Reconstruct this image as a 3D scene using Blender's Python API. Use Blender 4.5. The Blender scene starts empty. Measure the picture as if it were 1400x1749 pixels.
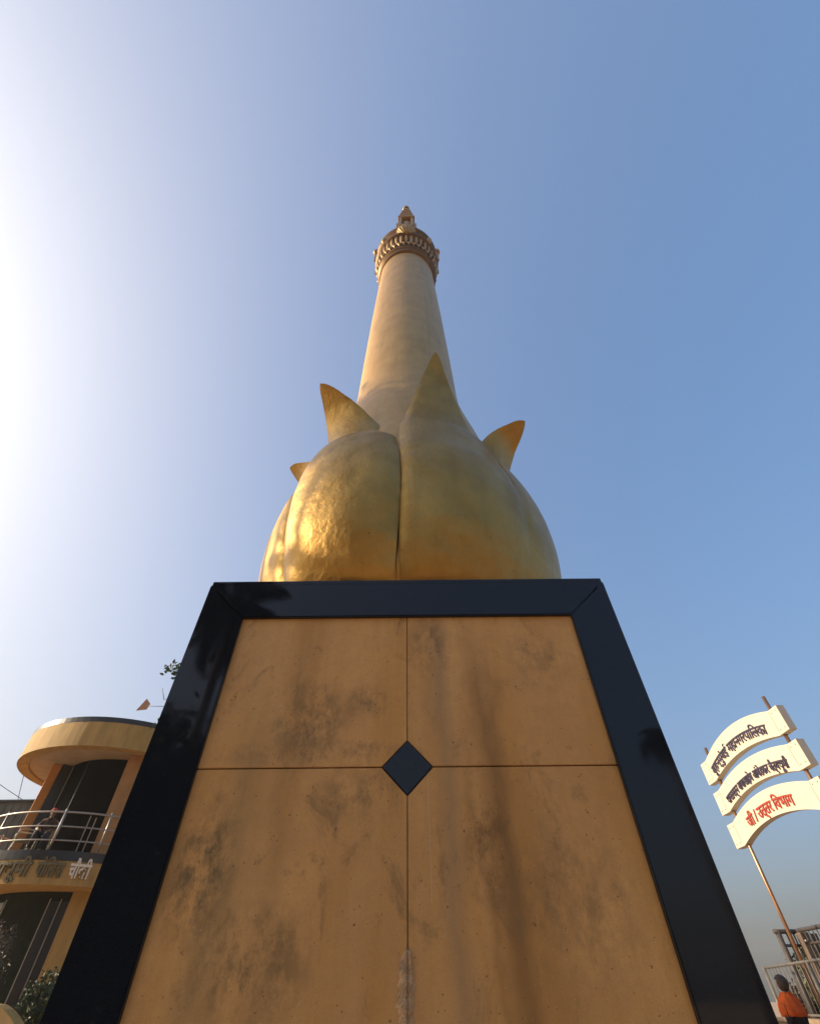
import bpy, bmesh, math, random
from mathutils import Vector, Matrix, noise
S = bpy.context.scene
C = S.collection
rnd = random.Random(11)
H = 1.40                      # eye height of the camera above the ground

# ------------------------------------------------------------------ camera
PITCH = math.radians(47.13); ROLL = -math.atan(7/724)
fw = Vector((0, math.cos(PITCH), math.sin(PITCH)))
u0 = Vector((0, -math.sin(PITCH), math.cos(PITCH))); r0 = Vector((1, 0, 0))
rt = r0*math.cos(ROLL) + u0*math.sin(ROLL)
up = -r0*math.sin(ROLL) + u0*math.cos(ROLL)
cam = bpy.data.cameras.new('camera'); co = bpy.data.objects.new('camera', cam); C.objects.link(co)
M = Matrix((rt, up, -fw)).transposed().to_4x4(); M.translation = (0, 0, H)
co.matrix_world = M
cam.sensor_fit = 'HORIZONTAL'; cam.sensor_width = 36; cam.lens = 36*780/1400
cam.clip_start = 0.05; cam.clip_end = 3000
S.camera = co

# ------------------------------------------------------------------ sky, sun, exposure
SKY_GAMMA = .50; SKY_SAT = 1.62; SKY_VAL = 1.33
SUN_EL = 22.0; SUN_AZ = -91.0     # azimuth clockwise from +Y: the sun stands at the left, low
w = bpy.data.worlds.new('World'); S.world = w; w.use_nodes = True
nt = w.node_tree; bg = nt.nodes['Background']
sky = nt.nodes.new('ShaderNodeTexSky'); sky.sky_type = 'NISHITA'; sky.sun_disc = False
sky.sun_elevation = math.radians(SUN_EL); sky.sun_rotation = math.radians(SUN_AZ)
sky.altitude = 0; sky.air_density = 1.0; sky.dust_density = 10.0; sky.ozone_density = 4.0
gm = nt.nodes.new('ShaderNodeGamma'); gm.inputs[1].default_value = SKY_GAMMA
hs = nt.nodes.new('ShaderNodeHueSaturation'); hs.inputs['Saturation'].default_value = SKY_SAT; hs.inputs['Value'].default_value = SKY_VAL; hs.inputs['Hue'].default_value = .505
nt.links.new(sky.outputs[0], gm.inputs[0]); nt.links.new(gm.outputs[0], hs.inputs['Color']); nt.links.new(hs.outputs[0], bg.inputs[0])
bg.inputs[1].default_value = 0.14
sl = bpy.data.lights.new('sun', 'SUN'); sl.energy = 2.9; sl.angle = math.radians(0.5); sl.color = (1, 0.81, 0.58)
so = bpy.data.objects.new('sun', sl); C.objects.link(so)
el, az = math.radians(SUN_EL), math.radians(SUN_AZ)
sd = Vector((math.cos(el)*math.sin(az), math.cos(el)*math.cos(az), math.sin(el)))
so.rotation_euler = sd.to_track_quat('Z', 'Y').to_euler(); so.location = (-20, 0, 30)
S.view_settings.view_transform = 'Standard'; S.view_settings.look = 'None'
S.view_settings.exposure = 1.3; S.view_settings.gamma = 1.0

# ------------------------------------------------------------------ helpers
def thing(name, label, cat, loc=(0, 0, 0), rotz=0, group=None):
    o = bpy.data.objects.new(name, None); C.objects.link(o)
    o.location = loc; o.rotation_euler = (0, 0, rotz); o['label'] = label; o['category'] = cat
    if group: o['group'] = group
    o.empty_display_size = 0.2
    return o
def obj(name, bm, m, parent=None, smooth=False):
    me = bpy.data.meshes.new(name)
    if isinstance(bm, bmesh.types.BMesh):
        bmesh.ops.recalc_face_normals(bm, faces=bm.faces)
        bm.to_mesh(me); bm.free()
    else:
        me = bm; me.name = name
    if smooth:
        for p in me.polygons: p.use_smooth = True
    if m: me.materials.append(m)
    o = bpy.data.objects.new(name, me); C.objects.link(o)
    if parent: o.parent = parent
    return o
def struct(name, bm, m, smooth=False):
    o = obj(name, bm, m, None, smooth); o['kind'] = 'structure'; return o
def tag(o, label, cat, group=None):
    o['label'] = label; o['category'] = cat
    if group: o['group'] = group
    return o
def NB(): return bmesh.new()
def box(bm, x0, x1, y0, y1, z0, z1, bev=0.0):
    vs = [bm.verts.new((x, y, z)) for z in (z0, z1) for y in (y0, y1) for x in (x0, x1)]
    fs = [(0,2,3,1),(4,5,7,6),(0,1,5,4),(2,6,7,3),(0,4,6,2),(1,3,7,5)]
    fc = [bm.faces.new([vs[i] for i in f]) for f in fs]
    if bev:
        es = list({e for f in fc for e in f.edges})
        bmesh.ops.bevel(bm, geom=es, offset=bev, segments=2, affect='EDGES', profile=0.6)
def prism(bm, pts, y0, y1, bev=0.0):
    """outline pts in (x,z), extruded from y0 to y1"""
    a = [bm.verts.new((p[0], y0, p[1])) for p in pts]; b = [bm.verts.new((p[0], y1, p[1])) for p in pts]
    n = len(pts); fc = [bm.faces.new(a), bm.faces.new(b[::-1])]
    for i in range(n): fc.append(bm.faces.new((a[i], b[i], b[(i+1) % n], a[(i+1) % n])))
    if bev:
        es = [e for e in fc[0].edges]
        bmesh.ops.bevel(bm, geom=es, offset=bev, segments=2, affect='EDGES')
def tube(bm, pts, r, seg=10, caps=True):
    pts = [Vector(p) for p in pts]; rings = []
    rs = r if isinstance(r, (list, tuple)) else [r]*len(pts)
    prev = None
    for i, p in enumerate(pts):
        if i == 0: t = pts[1]-p
        elif i == len(pts)-1: t = p-pts[i-1]
        else: t = (pts[i+1]-p).normalized()+(p-pts[i-1]).normalized()
        t.normalize()
        ref = prev if prev else (Vector((0, 0, 1)) if abs(t.z) < .9 else Vector((1, 0, 0)))
        a = (ref - t*ref.dot(t)).normalized(); prev = a; b = t.cross(a)
        rings.append([bm.verts.new(p+(a*math.cos(k*2*math.pi/seg)+b*math.sin(k*2*math.pi/seg))*rs[i]) for k in range(seg)])
    for i in range(len(rings)-1):
        for k in range(seg):
            bm.faces.new((rings[i][k], rings[i][(k+1) % seg], rings[i+1][(k+1) % seg], rings[i+1][k]))
    if caps: bm.faces.new(rings[0][::-1]); bm.faces.new(rings[-1])
def lathe(bm, prof, seg=96, a0=0.0, a1=2*math.pi, cx=0, cy=0):
    full = abs(a1-a0-2*math.pi) < 1e-6; n = seg if full else seg+1
    rings = []
    for r, z in prof:
        if r < 1e-5: rings.append([bm.verts.new((cx, cy, z))]*n)
        else: rings.append([bm.verts.new((cx+r*math.sin(a0+(a1-a0)*k/seg), cy-r*math.cos(a0+(a1-a0)*k/seg), z)) for k in range(n)])
    for i in range(len(rings)-1):
        for k in range(seg if full else seg):
            k2 = (k+1) % n
            q = [rings[i][k], rings[i][k2], rings[i+1][k2], rings[i+1][k]]
            q = [v for j, v in enumerate(q) if v not in q[:j]]
            if len(q) >= 3:
                try: bm.faces.new(q)
                except ValueError: pass
def arcbox(bm, cx, cy, r0_, r1_, z0, z1, a0, a1, seg=24):
    """solid ring sector; angle 0 faces the camera (-Y), positive to +X"""
    full = abs(a1-a0-2*math.pi) < 1e-6
    prof = [(r0_, z0), (r1_, z0), (r1_, z1), (r0_, z1)]
    n = seg if full else seg+1; R = []
    for k in range(n):
        a = a0+(a1-a0)*k/seg
        R.append([bm.verts.new((cx+r*math.sin(a), cy-r*math.cos(a), z)) for r, z in prof])
    for k in range(seg):
        A, B = R[k], R[(k+1) % n]
        for i in range(4): bm.faces.new((A[i], A[(i+1) % 4], B[(i+1) % 4], B[i]))
    if not full: bm.faces.new(R[0][::-1]); bm.faces.new(R[-1])

# ------------------------------------------------------------------ materials
def mat(name, col, rough=0.6, metal=0.0, var=0.12, scale=6.0, bump=0.0, bscale=40.0, spec=0.5, col2=None, stretch=None, coat=0.0):
    m = bpy.data.materials.new(name); m.use_nodes = True; n = m.node_tree; L = n.links
    b = n.nodes['Principled BSDF']; b.inputs['Roughness'].default_value = rough; b.inputs['Metallic'].default_value = metal
    b.inputs['Specular IOR Level'].default_value = spec; b.inputs['Coat Weight'].default_value = coat
    tc = n.nodes.new('ShaderNodeTexCoord'); src = tc.outputs['Object']
    if stretch:
        mp = n.nodes.new('ShaderNodeMapping'); mp.inputs['Scale'].default_value = stretch
        L.new(src, mp.inputs[0]); src = mp.outputs[0]
    nz = n.nodes.new('ShaderNodeTexNoise'); nz.inputs['Scale'].default_value = scale; nz.inputs['Detail'].default_value = 6
    nz.inputs['Roughness'].default_value = 0.6
    L.new(src, nz.inputs['Vector'])
    rp = n.nodes.new('ShaderNodeValToRGB'); rp.color_ramp.elements[0].position = 0.3; rp.color_ramp.elements[1].position = 0.7
    c2 = col2 if col2 else tuple(min(1, c*(1+var)) for c in col)
    c1 = tuple(c*(1-var) for c in col) if not col2 else col
    rp.color_ramp.elements[0].color = (*c1, 1); rp.color_ramp.elements[1].color = (*c2, 1)
    L.new(nz.outputs[0], rp.inputs[0]); L.new(rp.outputs[0], b.inputs['Base Color'])
    if bump:
        n2 = n.nodes.new('ShaderNodeTexNoise'); n2.inputs['Scale'].default_value = bscale; n2.inputs['Detail'].default_value = 5
        L.new(tc.outputs['Object'], n2.inputs['Vector'])
        bp = n.nodes.new('ShaderNodeBump'); bp.inputs['Strength'].default_value = bump; bp.inputs['Distance'].default_value = 0.02
        L.new(n2.outputs[0], bp.inputs['Height']); L.new(bp.outputs[0], b.inputs['Normal'])
    return m

class G:
    """small node-graph helper"""
    def __init__(s, name):
        s.m = bpy.data.materials.new(name); s.m.use_nodes = True; s.n = s.m.node_tree.nodes; s.L = s.m.node_tree.links
        s.b = s.n['Principled BSDF']; s.tc = s.n.new('ShaderNodeTexCoord')
    def link(s, a, b): s.L.new(a, b)
    def mapping(s, sc=(1, 1, 1), loc=(0, 0, 0), src=None):
        k = s.n.new('ShaderNodeMapping'); k.inputs['Scale'].default_value = sc; k.inputs['Location'].default_value = loc
        s.L.new(src or s.tc.outputs['Object'], k.inputs[0]); return k.outputs[0]
    def noise(s, scale, detail=5, rough=.55, src=None, dist=0.0):
        k = s.n.new('ShaderNodeTexNoise'); k.inputs['Scale'].default_value = scale; k.inputs['Detail'].default_value = detail
        k.inputs['Roughness'].default_value = rough; k.inputs['Distortion'].default_value = dist
        s.L.new(src or s.tc.outputs['Object'], k.inputs['Vector']); return k.outputs[0]
    def ramp(s, f, a, b, ca=(0, 0, 0), cb=(1, 1, 1)):
        k = s.n.new('ShaderNodeValToRGB'); e = k.color_ramp.elements
        e[0].position = a; e[1].position = b; e[0].color = (*ca, 1); e[1].color = (*cb, 1); s.L.new(f, k.inputs[0]); return k.outputs[0]
    def mix(s, f, a, b, mode='MIX'):
        k = s.n.new('ShaderNodeMixRGB'); k.blend_type = mode
        for sock, v in ((k.inputs[0], f), (k.inputs[1], a), (k.inputs[2], b)):
            if isinstance(v, (int, float)): sock.default_value = v
            elif isinstance(v, tuple): sock.default_value = (*v, 1)
            else: s.L.new(v, sock)
        return k.outputs[0]
    def math(s, op, a, b=0.0, clamp=False):
        k = s.n.new('ShaderNodeMath'); k.operation = op; k.use_clamp = clamp
        for i, v in enumerate((a, b)):
            if isinstance(v, (int, float)): k.inputs[i].default_value = v
            else: s.L.new(v, k.inputs[i])
        return k.outputs[0]
    def xyz(s, src=None):
        k = s.n.new('ShaderNodeSeparateXYZ'); s.L.new(src or s.tc.outputs['Object'], k.inputs[0]); return k.outputs
    def bump(s, h, strength, dist, nrm=None):
        k = s.n.new('ShaderNodeBump'); k.inputs['Strength'].default_value = strength; k.inputs['Distance'].default_value = dist
        s.L.new(h, k.inputs['Height'])
        if nrm: s.L.new(nrm, k.inputs['Normal'])
        return k.outputs[0]

def m_stone():
    g = G('panel_stone')
    big = g.noise(1.6, 6, .6, dist=.4)
    fine = g.noise(22, 6, .65)
    grain = g.noise(260, 3, .6)
    streak = g.noise(2.6, 5, .6, src=g.mapping((1.6, 1.6, .13)))
    col = g.ramp(big, .30, .72, (.53, .285, .092), (.71, .40, .135))
    col = g.mix(g.ramp(streak, .44, .66), col, (.50, .25, .055))
    pale = g.noise(1.1, 4, .5, src=g.mapping((1.4, 1.4, .5), (3.1, 0, 1.7)))
    col = g.mix(g.math('MULTIPLY', g.ramp(pale, .50, .72), .40), col, (.60, .40, .19))
    col = g.mix(g.math('MULTIPLY', g.ramp(fine, .35, .75), .28), col, (.32, .19, .075))
    # run-off stain: a soft wavering dark streak
    o = g.xyz(); wob = g.noise(1.5, 3, .5, src=g.mapping((.01, .01, 1)))
    def stain(x0, w, amp, z0, z1, seed):
        wb = g.noise(2.2, 4, .6, src=g.mapping((.6, .6, .7), (seed, 0, seed)))
        d = g.math('ABSOLUTE', g.math('SUBTRACT', g.math('ADD', o[0], g.math('MULTIPLY', g.math('SUBTRACT', wb, .5), .28)), x0))
        a = g.math('SUBTRACT', 1.0, g.math('DIVIDE', d, w), True)
        zt = g.math('MULTIPLY', g.math('SUBTRACT', z1, o[2]), 2.2, True); zb = g.math('MULTIPLY', g.math('SUBTRACT', o[2], z0), 1.5, True)
        rag = g.math('ADD', .45, g.math('MULTIPLY', g.noise(6, 5, .7, src=g.mapping((3, 3, .35), (seed*2, 0, 0))), 1.1), True)
        return g.math('MULTIPLY', g.math('MULTIPLY', g.math('MULTIPLY', a, rag), g.math('MULTIPLY', zt, zb)), amp)
    col = g.mix(stain(.37, .085, .60, -.5, 2.95, 3.), col, (.17, .085, .022))
    col = g.mix(stain(.52, .16, .38, -.5, 2.2, 5.), col, (.29, .145, .036))
    col = g.mix(stain(.17, .07, .60, -.5, 3.0, 7.), col, (.29, .195, .10))
    col = g.mix(stain(-.72, .12, .55, -.5, 2.6, 13.), col, (.27, .18, .07))
    col = g.mix(stain(-.52, .10, .30, -.5, 3.1, 11.), col, (.18, .10, .035))
    def blot(x0, z0, rx, rz, amp, seed, cb=(.17, .11, .045)):
        nonlocal col
        dx = g.math('DIVIDE', g.math('SUBTRACT', o[0], x0), rx); dzz = g.math('DIVIDE', g.math('SUBTRACT', o[2], z0), rz)
        d2 = g.math('ADD', g.math('MULTIPLY', dx, dx), g.math('MULTIPLY', dzz, dzz))
        m_ = g.math('SUBTRACT', 1.0, d2, True)
        nn = g.ramp(g.noise(11, 9, .74, src=g.mapping((1.2, 1.2, .8), (seed, seed, seed))), .42, .60)
        col = g.mix(g.math('MULTIPLY', g.math('MULTIPLY', m_, nn), amp), col, cb)
    col = g.mix(stain(.43, .05, .35, -.5, 2.9, 5.), col, (.13, .06, .015)); col = g.mix(stain(.29, .03, .30, -.5, 2.6, 9.), col, (.16, .08, .02))
    blot(-.47, H+.93, .22, .24, .95, 1.7); blot(-.80, H+.36, .15, .26, 1.0, 4.4, (.12, .09, .04)); blot(-.20, H+.62, .22, .13, .8, 9.1)
    blot(.12, H+1.33, .13, .22, .8, 2.2); blot(-.20, H+1.02, .13, .10, .8, 6.6); blot(-.55, H+.10, .25, .18, .8, 7.7, (.10, .075, .03))
    blot(.62, H+.25, .28, .3, .55, 8.2); blot(-.40, H+.78, .55, .07, .7, 3.9); blot(.70, H+1.25, .2, .22, .55, 5.1); blot(.33, H+.42, .12, .22, .8, 1.1, (.10, .05, .015))
    # a fine pale run of lime
    dl = g.math('ABSOLUTE', g.math('SUBTRACT', g.math('ADD', o[0], g.math('MULTIPLY', g.noise(3, 3, .5, src=g.mapping((.01, .01, 1))), .02)), .100))
    ll = g.math('MULTIPLY', g.math('SUBTRACT', 1.0, g.math('DIVIDE', dl, .0035), True), g.math('MULTIPLY', g.math('LESS_THAN', o[2], H+.70), g.math('GREATER_THAN', o[2], H+.25)))
    col = g.mix(g.math('MULTIPLY', ll, .6), col, (.55, .42, .26))
    # grey-green mould blotches, most on the left part
    bl = g.noise(3.1, 8, .72, src=g.mapping((1.5, 1.5, 1), (1.3, 0, 5.2)), dist=.6)
    col = g.mix(g.math('MULTIPLY', g.ramp(bl, .555, .66), .62), col, (.20, .125, .05))
    bl2 = g.noise(9, 8, .75, src=g.mapping((1.2, 1.2, 1), (8.3, 0, .2)))
    col = g.mix(g.math('MULTIPLY', g.ramp(bl2, .62, .70), .55), col, (.17, .11, .05))
    sp = g.noise(70, 2, .5)
    col = g.mix(g.math('MULTIPLY', g.ramp(sp, .715, .75), .8), col, (.06, .035, .015))
    col = g.mix(g.math('MULTIPLY', g.ramp(g.noise(95, 2, .5, src=g.mapping((1, 1, 1), (4, 4, 4))), .73, .76), .6), col, (.55, .42, .28))
    col = g.mix(g.math('MULTIPLY', g.ramp(grain, .3, .7), .30), col, (.25, .14, .05))
    oi = g.n.new('ShaderNodeObjectInfo')
    vr = g.math('ADD', .93, g.math('MULTIPLY', oi.outputs['Random'], .14))
    col = g.mix(1.0, col, vr, 'MULTIPLY')
    g.link(col, g.b.inputs['Base Color'])
    g.b.inputs['Roughness'].default_value = .62; g.b.inputs['Specular IOR Level'].default_value = .35
    nb = g.bump(fine, .25, .004); nb = g.bump(grain, .35, .0012, nb); nb = g.bump(g.noise(55, 4, .6), .2, .004, nb)
    g.link(nb, g.b.inputs['Normal'])
    return g.m
def m_granite():
    g = G('polished_black_granite')
    f = g.noise(420, 3, .6)
    sm = g.noise(4, 7, .7, src=g.mapping((1, 1, .6)))
    col = g.ramp(f, .45, .75, (.007, .009, .013), (.017, .019, .025))
    dust = g.ramp(g.noise(30, 6, .7), .58, .78)
    col = g.mix(g.math('MULTIPLY', g.ramp(g.noise(900, 2, .5), .66, .70), .5), col, (.06, .06, .062))
    col = g.mix(g.math('MULTIPLY', dust, .14), col, (.04, .036, .03))
    g.link(col, g.b.inputs['Base Color'])
    g.link(g.math('ADD', .03, g.math('MULTIPLY', g.ramp(sm, .45, .75), .06)), g.b.inputs['Roughness'])
    g.b.inputs['Specular IOR Level'].default_value = .40
    g.link(g.bump(g.noise(2.2, 2, .4), .04, .01), g.b.inputs['Normal'])
    return g.m
def m_gold(name, base, dark, rough, metal, trowel=1.0, streak=0.0):
    g = G(name)
    n1 = g.noise(3.2, 5, .6); n2 = g.noise(16, 6, .65, dist=.8); n3 = g.noise(90, 4, .6)
    col = g.mix(g.ramp(n1, .32, .70), base, dark)
    col = g.mix(g.math('MULTIPLY', g.ramp(n3, .55, .8), .35), col, tuple(c*.55 for c in base))
    sp = g.noise(34, 2, .5)
    col = g.mix(g.math('MULTIPLY', g.ramp(sp, .74, .77), .8), col, (.05, .03, .01))
    if streak:
        st = g.noise(5, 5, .6, src=g.mapping((2, 2, .16)))
        col = g.mix(g.math('MULTIPLY', g.ramp(st, .5, .75), streak), col, tuple(c*.6 for c in dark))
    g.link(col, g.b.inputs['Base Color'])
    g.b.inputs['Metallic'].default_value = metal
    g.link(g.math('ADD', rough-.06, g.math('MULTIPLY', n2, .14)), g.b.inputs['Roughness'])
    nb = g.bump(g.noise(4.5, 4, .5), .45*trowel, .05); nb = g.bump(n2, .35*trowel, .012, nb); nb = g.bump(g.noise(48, 5, .65, dist=1.), .40*trowel, .004, nb)
    g.link(nb, g.b.inputs['Normal'])
    return g.m
def m_ground():
    g = G('paving')
    br = g.n.new('ShaderNodeTexBrick'); br.inputs['Scale'].default_value = 1.6; br.inputs['Mortar Size'].default_value = .012
    br.inputs['Color1'].default_value = (.46, .30, .17, 1); br.inputs['Color2'].default_value = (.46, .30, .17, 1); br.inputs['Mortar'].default_value = (.24, .16, .10, 1)
    g.link(g.tc.outputs['Object'], br.inputs['Vector'])
    col = g.mix(g.math('MULTIPLY', g.ramp(g.noise(.7, 8, .7), .4, .7), .5), br.outputs[0], (.34, .22, .125))
    g.link(col, g.b.inputs['Base Color']); g.b.inputs['Roughness'].default_value = .85
    return g.m
def m_leaf(name, a, b, scale=3.0):
    m = mat(name, a, .5, 0, 0, scale, col2=b, spec=.4)
    m.node_tree.nodes['Principled BSDF'].inputs['Transmission Weight'].default_value = 0
    return m

STONE = m_stone(); GRAN = m_granite()
GOLD = m_gold('gold_paint_on_plaster', (.47, .285, .078), (.34, .195, .048), .40, .86, 1.0, .25)
GOLDC = m_gold('gold_paint_column', (.62, .365, .115), (.51, .29, .085), .40, .85, .55, .35)
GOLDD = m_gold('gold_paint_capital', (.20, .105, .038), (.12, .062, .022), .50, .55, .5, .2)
MORTAR = mat('cement_mortar', (.26, .14, .05), .9, 0, .25, 20, .6, 60)
CEM = mat('rough_cement_patch', (.50, .33, .18), .9, 0, .30, 30, .8, 160)
MUST = mat('mustard_wall_paint', (.40, .245, .068), .75, 0, .20, 5, .5, 90, stretch=(1, 1, .22))
WOODB = mat('weathered_post_paint', (.12, .085, .06), .8, 0, .35, 7, .5, 50)
ORNG = mat('orange_wall_paint', (.62, .25, .055), .7, 0, .12, 3, .3, 60)
BROWNW = mat('ochre_pier_paint', (.38, .19, .062), .75, 0, .15, 3, .3, 60)
BLACKB = mat('black_granite_cladding', (.018, .018, .02), .28, 0, .4, 60)
SOFF = mat('soffit_plaster', (.42, .31, .20), .85, 0, .12, 2.5, .3, 60)
OPENING = mat('shaded_opening', (.005, .005, .005), .9, 0, .3, 2, spec=.0)  # near-black matte: the shade inside the upper opening put into the colour
GLASSG = mat('dusty_grey_glass', (.020, .024, .018), .8, 0, .3, 5, spec=.03)
STEEL = mat('stainless_rail', (.36, .33, .29), .42, 1, .1, 10)
STEELP = mat('bare_steel_pole', (.36, .20, .11), .36, .8, .35, 14, stretch=(1, 1, .2))
ALU = mat('aluminium_frame', (.40, .36, .28), .45, .6, .1, 10)
SIGNW = mat('cream_sign_face', (.56, .49, .38), .5, 0, .05, 2, .1, 40)
LETB = mat('indigo_letters', (.03, .02, .045), .6, 0, .2, 6)
LETR = mat('red_letters', (.33, .035, .015), .6, 0, .15, 6)
LETG = mat('weathered_grey_letters', (.13, .105, .05), .7, 0, .3, 8)
LETW = mat('white_letters', (.72, .64, .50), .5, 0, .1, 8)
PAINTG = mat('grey_railing_paint', (.14, .122, .10), .55, .1, .3, 9, .3, 60)
PAINTD = mat('dark_railing_paint', (.075, .06, .05), .55, .1, .3, 9, .3, 60)
SHED = mat('grey_shed_wall', (.085, .085, .075), .8, 0, .3, 2, .4, 30)
WALLB = mat('brown_parapet_stone', (.27, .185, .11), .85, 0, .25, 5, .6, 40)
BARK = mat('bark', (.13, .095, .065), .9, 0, .3, 12, .8, 40)
LEAF = m_leaf('leaf_green', (.028, .055, .014), (.075, .115, .03))
LEAFY = m_leaf('leaf_olive', (.07, .075, .02), (.15, .13, .04))
LEAFD = m_leaf('leaf_dark', (.018, .035, .012), (.045, .075, .022))
DRY = m_leaf('dry_plant', (.045, .03, .02), (.09, .06, .035))
SKIN = mat('skin', (.20, .105, .06), .55, 0, .08, 10)
HAIR = mat('hair', (.022, .011, .007), .6, 0, .4, 30, .5, 200, stretch=(3, 3, .4))
SHAWL = mat('orange_shawl', (.78, .15, .02), .85, 0, .18, 9, .5, 80)
CLOTHD = mat('dark_cloth', (.025, .024, .032), .9, 0, .25, 10, .4, 90)
SHIRT = mat('brown_shirt', (.13, .075, .06), .9, 0, .25, 10, .4, 90)
CAPR = mat('red_cap', (.40, .045, .025), .8, 0, .15, 12)
PLAST = mat('pale_plastic_chair', (.48, .40, .28), .45, 0, .1, 6)
RUST = mat('rusty_plate', (.32, .15, .075), .8, 0, .3, 12, .4, 60)
WIRE = mat('cable_rubber', (.05, .045, .04), .7)

# ------------------------------------------------------------------ ground
bm = NB(); bmesh.ops.create_grid(bm, x_segments=1, y_segments=1, size=700)
struct('ground', bm, m_ground())

# ------------------------------------------------------------------ pedestal
PX, PY = -0.023, 2.2+1.188
HW = 1.188; TOP = H+1.765
ped = thing('pedestal', 'square pedestal of tan stone panels framed in polished black granite, carrying the golden lotus column', 'pedestal', (PX, PY, 0))
IN = HW-0.024                      # stone face plane
bm = NB(); box(bm, -IN+.03, IN-.03, -IN+.03, IN-.03, 0, TOP-.03); obj('core', bm, MORTAR, ped)
bm = NB(); box(bm, -HW+.006, HW-.006, -HW+.006, HW-.006, TOP-.028, TOP, .004); obj('top_slab', bm, GRAN, ped)
ST = .252                          # width of the granite border
zt0 = H+1.503; zm = H+.72; zb0 = .45
for f in range(4):
    rot = Matrix.Rotation(f*math.pi/2, 4, 'Z')
    def fobj(name, bm, m, sm=False):
        bmesh.ops.transform(bm, matrix=rot, verts=bm.verts)
        return obj(name, bm, m, ped, sm)
    yf, yb = -HW, -HW+.05          # front and back of the slabs
    gap = .0015
    e = HW-.0
    T = TOP-.030
    # mitred granite border
    k = ST
    def slab(pts):
        bm = NB(); prism(bm, pts, yf, yb+0.0, .005); return bm
    fobj('border_slab', slab([(-e+gap+.004, T), (-e+k+gap, zt0), (e-k-gap, zt0), (e-gap-.004, T)]), GRAN)
    c = .0505                      # side slabs butt behind the corner of the neighbour
    fobj('border_slab', slab([(-e+.0005, T-.004), (-e+k, zt0-gap), (-e+k, zb0+gap), (-e+.0005, zb0-.25)]), GRAN)
    fobj('border_slab', slab([(e-.0005-c, T-.004-c*.95), (e-k, zt0-gap), (e-k, zb0+gap), (e-.0005-c, zb0-.25)][::-1]) if False else
         slab([(e-k, zb0+gap), (e-k, zt0-gap), (e-.0005, T-.004), (e-.0005, zb0-.25)]), GRAN)
    fobj('border_slab', slab([(-e+.0005, zb0-.252), (-e+k+gap, zb0), (e-k-gap, zb0), (e-.0005, zb0-.252)][::-1]), GRAN)
    bm = NB(); box(bm, -e+.001, e-.001, yf-.03, yb, .0, zb0-.256, .004); fobj('base_course', bm, GRAN)
    # four stone panels with open joints and a notch for the diamond
    D = .114; j = .0026; xi = e-k+.02
    for sx in (-1, 1):
        for sz in (-1, 1):
            zc0 = zm+sz*j; ze = zt0+.02 if sz > 0 else zb0-.02
            pts = [(sx*(j*.55), zm+sz*D), (sx*D, zc0), (sx*xi, zc0), (sx*xi, ze), (sx*(j*.55), ze)]
            bm = NB(); prism(bm, pts, -IN, -IN+.035, .0022)
            fobj('stone_panel', bm, STONE)
    d = D-.004
    bm = NB(); prism(bm, [(0, zm+d), (d, zm), (0, zm-d), (-d, zm)], -IN-.002, -IN+.03, .002)
    fobj('diamond_inlay', bm, GRAN)
    if f == 0:
        # cement smeared over the lower joint, a ragged raised strip with the joint scratched through it
        bm = NB(); nu, nv = 44, 190; rows = []
        for i in range(nv+1):
            z = H+.135-i*.0023; row = []
            wl = .028+.016*noise.noise(Vector((1.3, z*14, 0)))+.006*noise.noise(Vector((4, z*60, 0)))
            wr = .024+.016*noise.noise(Vector((8.3, z*13, 0)))+.006*noise.noise(Vector((6, z*60, 0)))
            end = min(1, max(0, (H+.132-z)/.02))**.5
            for j_ in range(nu+1):
                x = -.05+.10*j_/nu; ww = (wl if x < 0 else wr)*end+1e-4
                m_ = max(-.6, 1-(abs(x)/ww)**2.2)
                h_ = .015*m_*(.75+.7*noise.noise(Vector((x*30, z*22, 2))))+.0035*noise.noise(Vector((x*110, z*90, 5)))+.0018*noise.noise(Vector((x*300, z*300, 9)))
                if abs(x+.002*noise.noise(Vector((0, z*40, 1)))) < .0035 and noise.noise(Vector((0, z*16, 7))) > -.25: h_ -= .006
                row.append(bm.verts.new((x, -IN-h_+.0012, z)))
            rows.append(row)
        for i in range(nv):
            for j_ in range(nu): bm.faces.new((rows[i][j_], rows[i][j_+1], rows[i+1][j_+1], rows[i+1][j_]))
        obj('cement_patch', bm, CEM, ped, True)

# ------------------------------------------------------------------ lotus column
col = thing('lotus_column', 'tall golden column rising out of a bulging lotus bud with pointed petal tips and a carved capital', 'monument', (PX, 3.4, 0))
CR = [(1.05, TOP+.004), (1.12, TOP+.06), (1.16, H+2.0), (1.22, H+2.4), (1.22, H+2.9), (1.17, H+3.3), (1.08, H+3.7), (1.01, H+4.0), (.955, H+4.3),
      (.90, H+4.6), (.85, H+4.85), (.80, H+5.1), (.76, H+5.35), (.733, H+5.6), (.722, H+5.9), (.718, H+6.3), (.71, H+7.0),
      (.695, H+8.0), (.68, H+9.0), (.66, H+10.0), (.64, H+11.0), (.622, H+11.95)]
bm = NB(); lathe(bm, CR, 128); obj('shaft', bm, GOLDC, col, True)
def spl(pts, t):
    """monotone piecewise-linear with smoothing"""
    n = len(pts)-1; x = t*n; i = min(int(x), n-1); f = x-i
    p0 = pts[max(i-1, 0)]; p1 = pts[i]; p2 = pts[i+1]; p3 = pts[min(i+2, n)]
    return tuple(.5*((2*b)+(c-a)*f+(2*a-5*b+4*c-d)*f*f+(3*b-a-3*c+d)*f**3) for a, b, c, d in zip(p0, p1, p2, p3))
BODY = [(1.09, 1.765), (1.175, 1.88), (1.252, 2.07), (1.306, 2.28), (1.335, 2.52), (1.338, 2.78), (1.308, 3.04), (1.240, 3.30)]
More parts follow.
